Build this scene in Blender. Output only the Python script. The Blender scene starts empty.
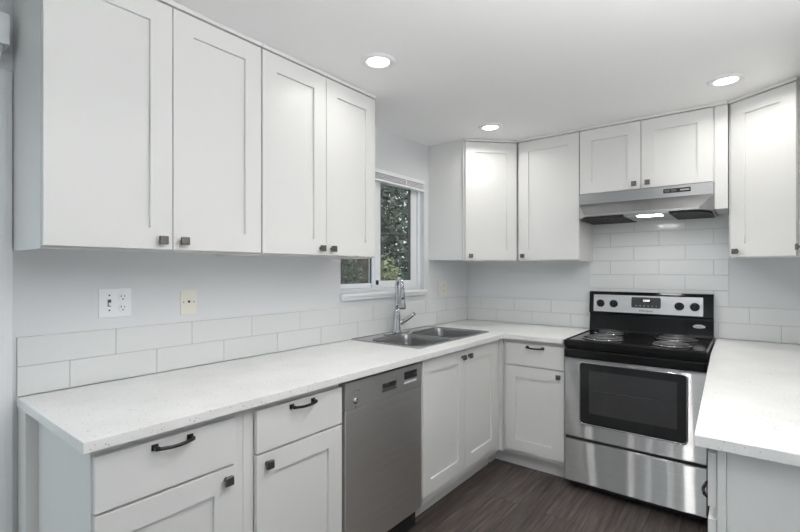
import bpy, bmesh, math, random
from mathutils import Vector, Matrix
random.seed(7)
S = bpy.context.scene
COL = S.collection
PI = math.pi

# ---------------------------------------------------------------- camera, world, light, exposure
CAM_F = 446.84
cam_d = bpy.data.cameras.new('camera')
cam = bpy.data.objects.new('camera', cam_d); COL.objects.link(cam)
cam.location = (1.9528, 0.0, 1.3431)
cam.rotation_euler = (PI/2, 0, math.radians(37.986))
cam_d.sensor_width = 36.0
cam_d.lens = CAM_F/800*36
cam_d.shift_y = 4.264/800
cam_d.clip_start = 0.02
S.camera = cam
S.view_settings.view_transform = 'Standard'
S.view_settings.look = 'None'
S.view_settings.gamma = 1.0
S.view_settings.use_curve_mapping = False
S.view_settings.exposure = -0.16
S.cycles.use_denoising = True
S.cycles.max_bounces = 12
S.cycles.diffuse_bounces = 6
S.cycles.transparent_max_bounces = 16
S.cycles.sample_clamp_indirect = 6.0

W_ = bpy.data.worlds.new('sky'); S.world = W_; W_.use_nodes = True
bgn = W_.node_tree.nodes['Background']
bgn.inputs[0].default_value = (0.86, 0.93, 1.0, 1); bgn.inputs[1].default_value = 1.5

LENS_STRENGTH = 14.0
CAN_SPREAD = 160
ADDED_LAMP_POWER = 43.0
def area(name, loc, rot, sx, sy, power, color):
    d = bpy.data.lights.new(name, 'AREA'); d.shape = 'RECTANGLE'; d.size = sx; d.size_y = sy
    d.energy = power; d.color = color
    o = bpy.data.objects.new(name, d); COL.objects.link(o); o.location = loc; o.rotation_euler = rot
    return o
# daylight entering by an added, unseen rear window and by the glazed door on the left
area('daylight_rear', (1.24, -4.38, 1.15), (PI/2+0.22, 0, 0), 2.1, 1.9, 4, (0.80, 0.90, 1.0))
area('daylight_side', (-0.35, -0.75, 1.1), (PI/2, 0, -PI/2), 1.6, 1.9, 5, (0.68, 0.84, 1.0))

# ---------------------------------------------------------------- materials
def mat(name, col, rough=0.5, metal=0.0, **kw):
    m = bpy.data.materials.new(name); m.use_nodes = True
    b = m.node_tree.nodes['Principled BSDF']
    b.inputs['Base Color'].default_value = (*col, 1)
    b.inputs['Roughness'].default_value = rough
    b.inputs['Metallic'].default_value = metal
    for k, v in kw.items(): b.inputs[k].default_value = v
    return m
def N(m, t): return m.node_tree.nodes.new(t)
def LK(m, a, b): m.node_tree.links.new(a, b)
def PB(m): return m.node_tree.nodes['Principled BSDF']
def ramp(m, stops):
    r = N(m, 'ShaderNodeValToRGB'); e = r.color_ramp.elements
    e[0].position, e[0].color = stops[0][0], (*stops[0][1], 1)
    e[1].position, e[1].color = stops[-1][0], (*stops[-1][1], 1)
    for p, c in stops[1:-1]:
        n = e.new(p); n.color = (*c, 1)
    return r
def noise(m, scale, detail=3, vec=None, rough=0.5):
    n = N(m, 'ShaderNodeTexNoise'); n.inputs['Scale'].default_value = scale
    n.inputs['Detail'].default_value = detail; n.inputs['Roughness'].default_value = rough
    if vec is not None: LK(m, vec, n.inputs['Vector'])
    return n
def objco(m, scale=None):
    g = N(m, 'ShaderNodeNewGeometry')
    if scale is None: return g.outputs['Position']
    mp = N(m, 'ShaderNodeMapping'); mp.inputs['Scale'].default_value = scale
    LK(m, g.outputs['Position'], mp.inputs['Vector'])
    return mp.outputs['Vector']
def bump(m, src, strength, dist=0.002):
    b = N(m, 'ShaderNodeBump'); b.inputs['Strength'].default_value = strength; b.inputs['Distance'].default_value = dist
    LK(m, src, b.inputs['Height']); LK(m, b.outputs['Normal'], PB(m).inputs['Normal'])

M = {}
M['cab'] = mat('white_cabinet_paint', (0.76, 0.76, 0.748), 0.38)
M['wall'] = mat('cool_grey_wall_paint', (0.72, 0.735, 0.75), 0.6)
bump(M['wall'], noise(M['wall'], 180, 2, objco(M['wall'])).outputs[0], 0.12)
M['ceil'] = mat('white_ceiling_paint', (0.95, 0.95, 0.95), 0.8)
bump(M['ceil'], noise(M['ceil'], 120, 3, objco(M['ceil'])).outputs[0], 0.15)
M['trim'] = mat('white_trim_paint', (0.84, 0.85, 0.87), 0.35)
M['vinyl'] = mat('white_vinyl', (0.83, 0.85, 0.88), 0.3)
M['tile'] = mat('pale_glazed_tile', (0.74, 0.755, 0.755), 0.12)
bump(M['tile'], noise(M['tile'], 9, 2, objco(M['tile'])).outputs[0], 0.10, 0.01)
M['grout'] = mat('grey_grout', (0.56, 0.56, 0.56), 0.85)
M['bronze'] = mat('dark_bronze', (0.16, 0.152, 0.145), 0.36, 0.9)
M['bronze_dark'] = mat('blackened_bronze', (0.045, 0.042, 0.04), 0.28, 0.85)
M['black'] = mat('black_enamel', (0.008, 0.008, 0.0085), 0.12, **{'Specular IOR Level': 0.28})
M['blackmatte'] = mat('black_matte', (0.015, 0.015, 0.016), 0.55)
M['glassblack'] = mat('black_oven_glass', (0.022, 0.023, 0.024), 0.06, **{'Specular IOR Level': 0.35})
M['glassdark'] = mat('smoked_oven_glass', (0.05, 0.051, 0.053), 0.09, **{'Specular IOR Level': 0.4})
M['chrome'] = mat('chrome', (0.54, 0.55, 0.57), 0.07, 1.0)
M['pan'] = mat('dark_drip_pan', (0.10, 0.10, 0.10), 0.25, 0.9)
M['display'] = mat('dark_display', (0.035, 0.036, 0.038), 0.35)
M['coil'] = mat('coil_metal', (0.16, 0.16, 0.165), 0.4, 0.7)
M['ivory'] = mat('ivory_plastic', (0.80, 0.775, 0.71), 0.35)
M['white_plastic'] = mat('white_plastic', (0.86, 0.87, 0.89), 0.3)
M['grey_plastic'] = mat('grey_plastic', (0.10, 0.10, 0.105), 0.4)
M['mesh_filter'] = mat('dark_filter', (0.02, 0.02, 0.02), 0.6, 0.5)

def steel(name, col, rough, aniso, grain=(1.5, 1.5, 260)):
    m = mat(name, col, rough, 1.0)
    p = PB(m)
    p.inputs['Anisotropic'].default_value = aniso
    p.inputs['Anisotropic Rotation'].default_value = 0.25
    t = N(m, 'ShaderNodeTangent'); t.direction_type = 'RADIAL'; t.axis = 'Z'
    LK(m, t.outputs[0], p.inputs['Tangent'])
    n = noise(m, 1.0, 2, objco(m, grain))
    r = ramp(m, [(0.3, tuple(c*0.95 for c in col)), (0.7, tuple(min(1, c*1.04) for c in col))])
    LK(m, n.outputs[0], r.inputs[0]); LK(m, r.outputs[0], p.inputs['Base Color'])
    return m
M['steel'] = steel('brushed_stainless', (0.68, 0.68, 0.685), 0.38, 1.0)
def brushed(m, fac, rough):
    # a second, strongly stretched lobe: fine horizontal brushing draws lamps out into upright streaks
    g = N(m, 'ShaderNodeBsdfAnisotropic'); g.inputs['Color'].default_value = (0.72, 0.72, 0.725, 1)
    g.inputs['Roughness'].default_value = rough; g.inputs['Anisotropy'].default_value = BR_A
    t = N(m, 'ShaderNodeTangent'); t.direction_type = 'RADIAL'; t.axis = 'Z'; LK(m, t.outputs[0], g.inputs['Tangent'])
    x = N(m, 'ShaderNodeMixShader'); x.inputs[0].default_value = fac
    o = [n for n in m.node_tree.nodes if n.type == 'OUTPUT_MATERIAL'][0]
    LK(m, PB(m).outputs[0], x.inputs[1]); LK(m, g.outputs[0], x.inputs[2]); LK(m, x.outputs[0], o.inputs[0])
BR_A = 0.95
brushed(M['steel'], 0.62, 0.20)
M['steel_dark'] = steel('dark_brushed_stainless', (0.80, 0.79, 0.775), 0.38, 0.6)
M['steel_hood'] = steel('hood_stainless', (0.40, 0.40, 0.405), 0.32, 0.6)
M['steel_panel'] = steel('panel_stainless', (0.62, 0.62, 0.63), 0.34, 0.4)
M['steel_rim'] = mat('satin_rim_steel', (0.50, 0.50, 0.51), 0.25, 1.0)
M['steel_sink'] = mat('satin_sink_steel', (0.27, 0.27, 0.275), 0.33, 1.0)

q = mat('speckled_white_quartz', (0.80, 0.79, 0.775), 0.28); M['quartz'] = q
n1 = noise(q, 5, 4, objco(q)); r1 = ramp(q, [(0.35, (0.82, 0.815, 0.805)), (0.65, (0.89, 0.888, 0.88))])
LK(q, n1.outputs[0], r1.inputs[0])
v = N(q, 'ShaderNodeTexVoronoi'); v.inputs['Scale'].default_value = 105; LK(q, objco(q), v.inputs['Vector'])
n2 = noise(q, 60, 2, objco(q))
mt = N(q, 'ShaderNodeMath'); mt.operation = 'MULTIPLY_ADD'; LK(q, n2.outputs[0], mt.inputs[0]); mt.inputs[1].default_value = -0.55; LK(q, v.outputs['Distance'], mt.inputs[2])
r2 = ramp(q, [(0.0, (0.30, 0.29, 0.27)), (0.09, (1, 1, 1))]); 
ad = N(q, 'ShaderNodeMath'); ad.operation = 'ADD'; LK(q, mt.outputs[0], ad.inputs[0]); ad.inputs[1].default_value = 0.21
LK(q, ad.outputs[0], r2.inputs[0])
mx = N(q, 'ShaderNodeMix'); mx.data_type = 'RGBA'; mx.blend_type = 'MULTIPLY'; mx.inputs[0].default_value = 0.9
LK(q, r1.outputs[0], mx.inputs[6]); LK(q, r2.outputs[0], mx.inputs[7]); LK(q, mx.outputs[2], PB(q).inputs['Base Color'])

# dark wood-look planks running along the room (world Y)
fl = mat('dark_vinyl_planks', (0.06, 0.05, 0.046), 0.42); M['floor'] = fl
def floor_nodes(m):
    sw = N(m, 'ShaderNodeMapping'); sw.inputs['Rotation'].default_value = (0, 0, PI/2)
    LK(m, objco(m), sw.inputs['Vector'])
    br = N(m, 'ShaderNodeTexBrick'); LK(m, sw.outputs[0], br.inputs['Vector'])
    br.offset = 0.37; br.inputs['Scale'].default_value = 1.0
    br.inputs['Brick Width'].default_value = 1.22; br.inputs['Row Height'].default_value = 0.152
    br.inputs['Mortar Size'].default_value = 0.0016; br.inputs['Mortar Smooth'].default_value = 0.2
    br.inputs['Color1'].default_value = (0, 0, 0, 1); br.inputs['Color2'].default_value = (1, 1, 1, 1)
    br.inputs['Mortar'].default_value = (0.5, 0.5, 0.5, 1)
    g = noise(m, 1.0, 6, objco(m, (46, 2.2, 1)), 0.65)
    g2 = noise(m, 1.0, 3, objco(m, (150, 5, 1)), 0.6)
    off = N(m, 'ShaderNodeVectorMath'); off.operation = 'MULTIPLY_ADD'
    # shift the grain from plank to plank
    LK(m, br.outputs['Color'], off.inputs[0]); off.inputs[1].default_value = (7, 13, 0); LK(m, objco(m, (46, 2.2, 1)), off.inputs[2])
    LK(m, off.outputs[0], g.inputs['Vector'])
    a = N(m, 'ShaderNodeMath'); a.operation = 'MULTIPLY_ADD'; LK(m, g2.outputs[0], a.inputs[0]); a.inputs[1].default_value = 0.4; LK(m, g.outputs[0], a.inputs[2])
    b = N(m, 'ShaderNodeMath'); b.operation = 'MULTIPLY_ADD'; LK(m, br.outputs['Color'], b.inputs[0]); b.inputs[1].default_value = 0.10; LK(m, a.outputs[0], b.inputs[2])
    r = ramp(m, [(0.48, (0.018, 0.014, 0.0125)), (0.66, (0.056, 0.044, 0.040)), (0.80, (0.094, 0.076, 0.070)), (0.98, (0.175, 0.148, 0.138))])
    LK(m, b.outputs[0], r.inputs[0])
    mx = N(m, 'ShaderNodeMix'); mx.data_type = 'RGBA'; LK(m, br.outputs['Fac'], mx.inputs[0]); LK(m, r.outputs[0], mx.inputs[6]); mx.inputs[7].default_value = (0.012, 0.010, 0.009, 1)
    LK(m, mx.outputs[2], PB(m).inputs['Base Color'])
    bump(m, a.outputs[0], 0.25, 0.002)
floor_nodes(fl)

def emit(name, col, s):
    m = bpy.data.materials.new(name); m.use_nodes = True
    nt = m.node_tree; nt.nodes.clear()
    e = nt.nodes.new('ShaderNodeEmission'); e.inputs[0].default_value = (*col, 1); e.inputs[1].default_value = s
    o = nt.nodes.new('ShaderNodeOutputMaterial'); nt.links.new(e.outputs[0], o.inputs[0])
    return m
M['lens'] = emit('lit_lamp_lens', (1.0, 0.97, 0.93), LENS_STRENGTH)
M['hoodlens'] = emit('hood_lamp_lens', (1.0, 0.98, 0.95), 38.0)
M['digits'] = emit('lit_digits', (0.95, 1.0, 1.0), 3.0)
M['redled'] = emit('red_led', (1.0, 0.08, 0.04), 0.7)

def glass_mat():
    m = bpy.data.materials.new('window_glass'); m.use_nodes = True
    nt = m.node_tree; nt.nodes.clear()
    t = nt.nodes.new('ShaderNodeBsdfTransparent'); t.inputs[0].default_value = (0.90, 0.93, 0.92, 1)
    g = nt.nodes.new('ShaderNodeBsdfGlossy'); g.inputs['Roughness'].default_value = 0.02
    f = nt.nodes.new('ShaderNodeFresnel'); f.inputs[0].default_value = 1.45
    x = nt.nodes.new('ShaderNodeMixShader'); o = nt.nodes.new('ShaderNodeOutputMaterial')
    ge = nt.nodes.new('ShaderNodeNewGeometry'); su = nt.nodes.new('ShaderNodeMath'); su.operation = 'SUBTRACT'; su.inputs[0].default_value = 1.0
    mu = nt.nodes.new('ShaderNodeMath'); mu.operation = 'MULTIPLY'
    nt.links.new(ge.outputs['Backfacing'], su.inputs[1]); nt.links.new(su.outputs[0], mu.inputs[0]); nt.links.new(f.outputs[0], mu.inputs[1])
    nt.links.new(mu.outputs[0], x.inputs[0]); nt.links.new(t.outputs[0], x.inputs[1]); nt.links.new(g.outputs[0], x.inputs[2])
    nt.links.new(x.outputs[0], o.inputs[0]); return m
M['glass'] = glass_mat()
def leafmat(name, c0, c1):
    m = mat(name, c0, 0.45); n = noise(m, 6, 3, objco(m)); r = ramp(m, [(0.35, c0), (0.65, c1)])
    LK(m, n.outputs[0], r.inputs[0]); LK(m, r.outputs[0], PB(m).inputs['Base Color']); return m
M['leaf'] = leafmat('dark_green_leaves', (0.11, 0.13, 0.10), (0.25, 0.285, 0.22))
M['leaf2'] = leafmat('yellow_green_leaves', (0.30, 0.31, 0.16), (0.55, 0.54, 0.34))
M['bark'] = leafmat('brown_bark', (0.07, 0.055, 0.045), (0.13, 0.105, 0.085))
M['fence'] = leafmat('weathered_fence_wood', (0.06, 0.048, 0.038), (0.14, 0.11, 0.085))
M['ground'] = leafmat('grass_ground', (0.08, 0.10, 0.05), (0.14, 0.15, 0.08))

# ---------------------------------------------------------------- mesh helpers
def wm(o):
    m = Matrix.LocRotScale(o.location, o.rotation_euler, o.scale)
    return wm(o.parent) @ m if o.parent else m

class MB:
    def __init__(s): s.bm = bmesh.new()
    def _bev(s, vs, bev, seg=2):
        if bev <= 0: return
        vset = set(vs); es = [e for e in s.bm.edges if e.verts[0] in vset and e.verts[1] in vset]
        bmesh.ops.bevel(s.bm, geom=es, offset=bev, segments=seg, affect='EDGES', profile=0.6)
    def box(s, x0, x1, y0, y1, z0, z1, bev=0.0, seg=2):
        vs = [s.bm.verts.new((x, y, z)) for z in (z0, z1) for (x, y) in ((x0, y0), (x1, y0), (x1, y1), (x0, y1))]
        for f in ((3, 2, 1, 0), (4, 5, 6, 7), (0, 1, 5, 4), (1, 2, 6, 5), (2, 3, 7, 6), (3, 0, 4, 7)):
            s.bm.faces.new([vs[i] for i in f])
        s._bev(vs, bev, seg); return s
    def poly(s, verts, faces, bev=0.0):
        vs = [s.bm.verts.new(v) for v in verts]
        for f in faces: s.bm.faces.new([vs[i] for i in f])
        s._bev(vs, bev); return s
    def prism(s, pts, z0, z1, bev=0.0):          # pts counter-clockwise in XY
        n = len(pts)
        return s.poly([(x, y, z0) for x, y in pts] + [(x, y, z1) for x, y in pts],
                      [tuple(range(n-1, -1, -1)), tuple(range(n, 2*n))] + [(i, (i+1) % n, n+(i+1) % n, n+i) for i in range(n)], bev)
    def rings(s, rings, cap0=True, cap1=True, smooth=True, closed=False):
        R = [[s.bm.verts.new(p) for p in r] for r in rings]
        n = len(R[0]); L = len(R)
        for i in range(L if closed else L-1):
            a, b = R[i], R[(i+1) % L]
            for k in range(n):
                f = s.bm.faces.new((a[k], a[(k+1) % n], b[(k+1) % n], b[k])); f.smooth = smooth
        if not closed:
            if cap0: s.bm.faces.new(R[0][::-1])
            if cap1: s.bm.faces.new(R[-1])
        return s
    def lathe(s, c, prof, axis=(0, 0, 1), n=32, cap0=True, cap1=True, smooth=True):   # prof: (radius, height)
        q = Vector((0, 0, 1)).rotation_difference(Vector(axis)); c = Vector(c)
        return s.rings([[c + q @ Vector((r*math.cos(2*PI*k/n), r*math.sin(2*PI*k/n), h)) for k in range(n)] for r, h in prof], cap0, cap1, smooth)
    def tube(s, pts, r, n=10, closed=False):
        pts = [Vector(p) for p in pts]; L = len(pts); rr = r if isinstance(r, (list, tuple)) else [r]*L
        out = []; prev = None
        for i, p in enumerate(pts):
            if closed: d = pts[(i+1) % L] - pts[i-1]
            else: d = pts[min(i+1, L-1)] - pts[max(i-1, 0)]
            d.normalize()
            if prev is None:
                u = d.orthogonal().normalized()
            else:
                u = (prev - d*prev.dot(d)).normalized()
            prev = u; w = d.cross(u)
            out.append([p + (u*math.cos(2*PI*k/n) + w*math.sin(2*PI*k/n))*rr[i] for k in range(n)])
        return s.rings(out, closed=closed)
    def build(s, name, m, parent=None, world=True, label=None):
        me = bpy.data.meshes.new(name)
        bmesh.ops.recalc_face_normals(s.bm, faces=s.bm.faces)
        if parent is not None and world: s.bm.transform(wm(parent).inverted())
        lo = Vector((min(v.co[i] for v in s.bm.verts) for i in range(3))); hi = Vector((max(v.co[i] for v in s.bm.verts) for i in range(3)))
        c = (lo+hi)/2; c.z = lo.z
        s.bm.transform(Matrix.Translation(-c))
        s.bm.to_mesh(me); s.bm.free()
        me.materials.append(m)
        o = bpy.data.objects.new(name, me); COL.objects.link(o); o.location = c
        if parent is not None: o.parent = parent
        if label: o['label'] = label
        return o

def tag(o, label, cat, group=None):
    o['label'] = label; o['category'] = cat
    if group: o['group'] = group
    return o
def thing(name, loc, label, cat, group=None, rz=0.0):
    o = bpy.data.objects.new(name, None); COL.objects.link(o)
    o.empty_display_size = 0.1; o.location = loc; o.rotation_euler = (0, 0, rz)
    return tag(o, label, cat, group)
def struct(o):
    o['kind'] = 'structure'; return o
def rrect(x0, x1, y0, y1, r, n=6):
    out = []
    for cx, cy, a0 in ((x1-r, y0+r, -PI/2), (x1-r, y1-r, 0), (x0+r, y1-r, PI/2), (x0+r, y0+r, PI)):
        for k in range(n+1):
            a = a0 + PI/2*k/n; out.append((cx + r*math.cos(a), cy + r*math.sin(a)))
    return out
def holed_plate(mb, outer, holes, z0, z1):
    """flat plate with holes: outer / holes are XY loops"""
    bm = mb.bm; edges = []; loops = []
    for lp in [outer] + holes:
        vs = [bm.verts.new((x, y, z1)) for x, y in lp]; loops.append(vs)
        edges += [bm.edges.new((vs[i], vs[(i+1) % len(vs)])) for i in range(len(vs))]
    top = bmesh.ops.triangle_fill(bm, use_beauty=True, use_dissolve=False, edges=edges)
    faces = [g for g in top['geom'] if isinstance(g, bmesh.types.BMFace)]
    lo = {}
    for vs in loops:
        for v in vs: lo[v] = bm.verts.new((v.co.x, v.co.y, z0))
    for f in faces: bm.faces.new([lo[v] for v in reversed(f.verts)])
    for vs in loops:
        n = len(vs)
        for i in range(n): bm.faces.new((vs[i], vs[(i+1) % n], lo[vs[(i+1) % n]], lo[vs[i]]))
def text_mesh(name, body, size, m, parent, loc, rot, depth=0.0006, shear=0.0):
    cu = bpy.data.curves.new(name, 'FONT'); cu.body = body; cu.size = size; cu.extrude = depth; cu.shear = shear
    cu.align_x = 'CENTER'; cu.align_y = 'CENTER'
    t = bpy.data.objects.new(name+'_curve', cu); COL.objects.link(t)
    dg = bpy.context.evaluated_depsgraph_get()
    me = bpy.data.meshes.new_from_object(t.evaluated_get(dg))
    bpy.data.objects.remove(t); me.materials.clear(); me.materials.append(m)
    mt_ = Matrix.LocRotScale(Vector(loc), Vector(rot) and __import__('mathutils').Euler(rot), None)
    if parent is not None: mt_ = wm(parent).inverted() @ mt_
    o = bpy.data.objects.new(name, me); COL.objects.link(o); o.matrix_basis = mt_
    if parent is not None: o.parent = parent
    return o

# ---------------------------------------------------------------- room shell
W, YB, YR, ZC = 2.48, 3.459, -4.2, 2.300
T = 0.12
ZU = 1.408
struct(MB().box(-T, W+T, YR-T, YB+T, -0.1, 0.0).build('floor', M['floor']))
struct(MB().box(-T, W+T, YR-T, YB+T, ZC, ZC+0.1).build('ceiling', M['ceil']))
WY0, WY1, WZ0, WZ1 = 1.915, 2.800, 1.195, 2.022           # kitchen window opening
DY0, DY1, DZ1 = -1.60, 0.310, 1.944                       # glazed door opening
wl = MB()
for y0, y1, z0, z1 in ((YR-T, DY0, 0, ZC), (DY0, DY1, DZ1, ZC), (DY1, WY0, 0, ZC), (WY0, WY1, 0, WZ0), (WY0, WY1, WZ1, ZC), (WY1, YB+T, 0, ZC)):
    wl.box(-T, 0, y0, y1, z0, z1)
bmesh.ops.remove_doubles(wl.bm, verts=wl.bm.verts, dist=1e-5)
wall_left = struct(wl.build('wall_left', M['wall']))
wall_back = struct(MB().box(0, W, YB, YB+T, 0, ZC).build('wall_back', M['wall']))
wall_right = struct(MB().box(W, W+T, YR-T, YB+T, 0, ZC).build('wall_right', M['wall']))
RX0, RX1, RZ0, RZ1 = 0.2, 2.3, 0.25, 2.1
wr = MB()
for x0, x1, z0, z1 in ((0, RX0, 0, ZC), (RX1, W, 0, ZC), (RX0, RX1, 0, RZ0), (RX0, RX1, RZ1, ZC)):
    wr.box(x0, x1, YR-T, YR, z0, z1)
struct(wr.build('wall_rear', M['wall']))

# unseen rear window, added as a daylight source: frame with three lights
w2 = MB()
for x in (RX0+0.025, RX0+0.70, RX0+1.40, RX1-0.025): w2.box(x-0.025, x+0.025, YR-0.09, YR-0.03, RZ0, RZ1, 0.003)
for z in (RZ0+0.025, RZ1-0.025): w2.box(RX0+0.05, RX1-0.05, YR-0.088, YR-0.032, z-0.025, z+0.025, 0.003)
win2 = struct(w2.build('window_2_added', M['vinyl']))
MB().box(RX0+0.05, RX1-0.05, YR-0.062, YR-0.058, RZ0+0.05, RZ1-0.05).build('pane', M['glass'], win2)

# glazed door on the left with its casing
d1 = MB()
for y in (DY0+0.04, (DY0+DY1)/2, DY1-0.04): d1.box(-0.09, -0.04, y-0.04, y+0.04, 0.0, DZ1, 0.003)
for z in (0.05, DZ1-0.04): d1.box(-0.088, -0.042, DY0+0.08, DY1-0.08, z-0.04, z+0.04, 0.003)
door1 = struct(d1.build('door_1', M['vinyl']))
MB().box(-0.068, -0.062, DY0+0.08, DY1-0.08, 0.09, DZ1-0.08).build('pane', M['glass'], door1)
cs = MB()
for a, b, t in ((DY1, DY1+0.07, 0.012), (DY1+0.004, DY1+0.052, 0.018)):
    cs.box(0.0, t, a, b, 0.0, DZ1+0.062, 0.002)
    cs.box(0.0, t, DY0-(b-DY1), DY0-(a-DY1), 0.0, DZ1+0.062, 0.002)
cs.box(0.0, 0.012, DY0, DY1, DZ1, DZ1+0.062, 0.002); cs.box(0.0, 0.018, DY0, DY1, DZ1+0.004, DZ1+0.050, 0.002)
struct(cs.build('trim_1', M['trim']))

# ---------------------------------------------------------------- kitchen window (wall_left): frame, sashes, panes, sill
fr = MB()
FX0, FX1 = -0.105, -0.035
fr.box(FX0, FX1, WY0, WY0+0.035, WZ0, WZ1, 0.003); fr.box(FX0, FX1, WY1-0.035, WY1, WZ0, WZ1, 0.003)
fr.box(FX0, FX1, WY0+0.035, WY1-0.035, WZ0, WZ0+0.028, 0.003); fr.box(FX0, FX1, WY0+0.035, WY1-0.035, WZ1-0.03, WZ1, 0.003)
win1 = struct(fr.build('window_1', M['vinyl']))
def sash(x0, x1, y0, y1, z0, z1, sl, sr, rb, rt):
    m = MB()
    m.box(x0, x1, y0, y0+sl, z0, z1, 0.003); m.box(x0, x1, y1-sr, y1, z0, z1, 0.003)
    m.box(x0, x1, y0+sl, y1-sr, z0, z0+rb, 0.003); m.box(x0, x1, y0+sl, y1-sr, z1-rt, z1, 0.003)
    o = m.build('sash', M['vinyl'], win1)
    xm = (x0+x1)/2
    MB().box(xm-0.003, xm+0.003, y0+sl, y1-sr, z0+rb, z1-rt).build('pane', M['glass'], o)
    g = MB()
    for a, b, c, d in ((y0+sl, y0+sl+0.008, z0+rb, z1-rt), (y1-sr-(0.026 if sr > 0.06 else 0.01), y1-sr, z0+rb, z1-rt)):  # wide right strip is dark plastic standing in for the other sash's shadow
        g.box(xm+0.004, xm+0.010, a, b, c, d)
    g.build('gasket_and_shade', M['grey_plastic'], o)
    return o
sash(-0.100, -0.075, WY0+0.036, 2.33, WZ0+0.03, WZ1-0.032, 0.03, 0.05, 0.03, 0.03)
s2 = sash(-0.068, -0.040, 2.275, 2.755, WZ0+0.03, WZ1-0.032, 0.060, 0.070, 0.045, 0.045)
MB().box(-0.040, -0.026, 2.285, 2.300, 1.245, 1.275, 0.002).build('latch', M['blackmatte'], s2)
sl = MB()
sl.box(-0.105, 0.030, WY0+0.001, WY1-0.002, WZ0-0.012, WZ0, 0.0)
sl.box(0.0, 0.034, WY0-0.010, WY1-0.002, WZ0-0.016, WZ0+0.004, 0.003)
sl.box(0.0, 0.022, WY0-0.004, WY1-0.006, WZ0-0.038, WZ0-0.016, 0.003)
struct(sl.build('trim_2', M['trim']))

# raised blind in the window head
bl = thing('window_blind', (-0.005, (WY0+WY1)/2, 1.937), 'white slatted blind raised to the top of the kitchen window', 'blind')
MB().box(-0.030, 0.012, WY0+0.008, WY1-0.008, 1.992, 2.019, 0.003).build('head_rail', M['white_plastic'], bl)
for k in range(3):
    z = 1.9605 + k*0.0105
    MB().box(-0.030, 0.010, WY0+0.012, WY1-0.012, z, z+0.0055).build('slat', M['white_plastic'], bl)
MB().box(-0.030, 0.012, WY0+0.012, WY1-0.012, 1.939, 1.955, 0.003).build('bottom_rail', M['white_plastic'], bl)
for y in (2.18, 2.56):
    MB().box(0.012, 0.0135, y-0.006, y+0.006, 1.939, 1.994).build('ladder_tape', M['white_plastic'], bl)

# ---------------------------------------------------------------- tile backsplash (parts of the walls)
def tiles_left():
    m = MB(); g = 0.0024; th = 0.008
    def row(z0, z1, joints, y0, y1, zcut=None):
        ys = [y0] + [j for j in joints if y0+0.012 < j < y1-0.012] + [y1]
        for a, b in zip(ys, ys[1:]):
            m.box(0.0, th, a+g/2, b-g/2, z0+g/2, z1-g/2, 0.0012, 1)
    Y0, Y1 = 0.392, YB-0.010
    j0 = [0.541+0.3025*k for k in range(12)]; j1 = [0.691+0.3025*k for k in range(12)]
    row(0.915, 1.016, j0, Y0, Y1); row(1.016, 1.116, j1, Y0, Y1)
    o = m.build('tile_backsplash', M['tile'], wall_left)
    MB().box(0.0, 0.0055, Y0, Y1, 0.915, 1.116).build('grout', M['grout'], o)
tiles_left()
def tiles_back():
    m = MB(); g = 0.0024; th = 0.008
    X0, X1 = 0.010, W-0.002
    def row(z0, z1, jx, x0, x1):
        js = sorted(jx + 0.3025*k for k in range(-12, 12))
        xs = [x0] + [j for j in js if x0+0.012 < j < x1-0.012] + [x1]
        for a, b in zip(xs, xs[1:]): m.box(a+g/2, b-g/2, YB-th, YB, z0+g/2, z1-g/2, 0.0012, 1)
    row(0.915, 1.016, 0.289, X0, X1); row(1.016, 1.116, 0.140, X0, X1)
    TX0, TX1 = 1.029, 1.855
    k = 2; z = 1.116
    while z < 1.72:
        z1 = min(z+0.0985, 1.735)
        row(z, z1, 1.777 if k % 2 == 0 else 1.625, TX0, TX1); z = z1; k += 1
    o = m.build('tile_backsplash', M['tile'], wall_back)
    gr = MB(); gr.box(X0, X1, YB-0.0055, YB, 0.915, 1.116); gr.box(TX0, TX1, YB-0.0055, YB, 1.1165, 1.735)
    gr.build('grout', M['grout'], o)
tiles_back()

# ---------------------------------------------------------------- cabinet hardware and doors
def knob(parent, x, y, z):
    """square bronze knob on a front whose face is at local y, pointing to -y"""
    m = MB()
    m.lathe((x, y, z), [(0.0085, 0.0), (0.0075, 0.003), (0.0055, 0.008), (0.0060, 0.014)], (0, -1, 0), 14)
    s = 0.0145
    m.box(x-s, x+s, y-0.027, y-0.0135, z-s, z+s, 0.0035, 3)
    return m.build('knob', M['bronze'], parent, world=False, label='dark bronze square knob')
def pull(parent, x, y, z, w=0.102):
    m = MB()
    for sx in (-1, 1):
        m.box(x+sx*w/2-0.009, x+sx*w/2+0.009, y-0.006, y, z-0.009, z+0.009, 0.002)
        m.box(x+sx*w/2-0.006, x+sx*w/2+0.006, y-0.024, y-0.006, z-0.006, z+0.005, 0.002)
    pts = [(x-w/2 + w*k/12, y-0.024-0.007*math.sin(PI*k/12), z-0.003*math.sin(PI*k/12)) for k in range(13)]
    m.tube(pts, 0.0052, 10)
    return m.build('pull', M['bronze_dark'], parent, world=False, label='dark bronze bow pull')
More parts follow.
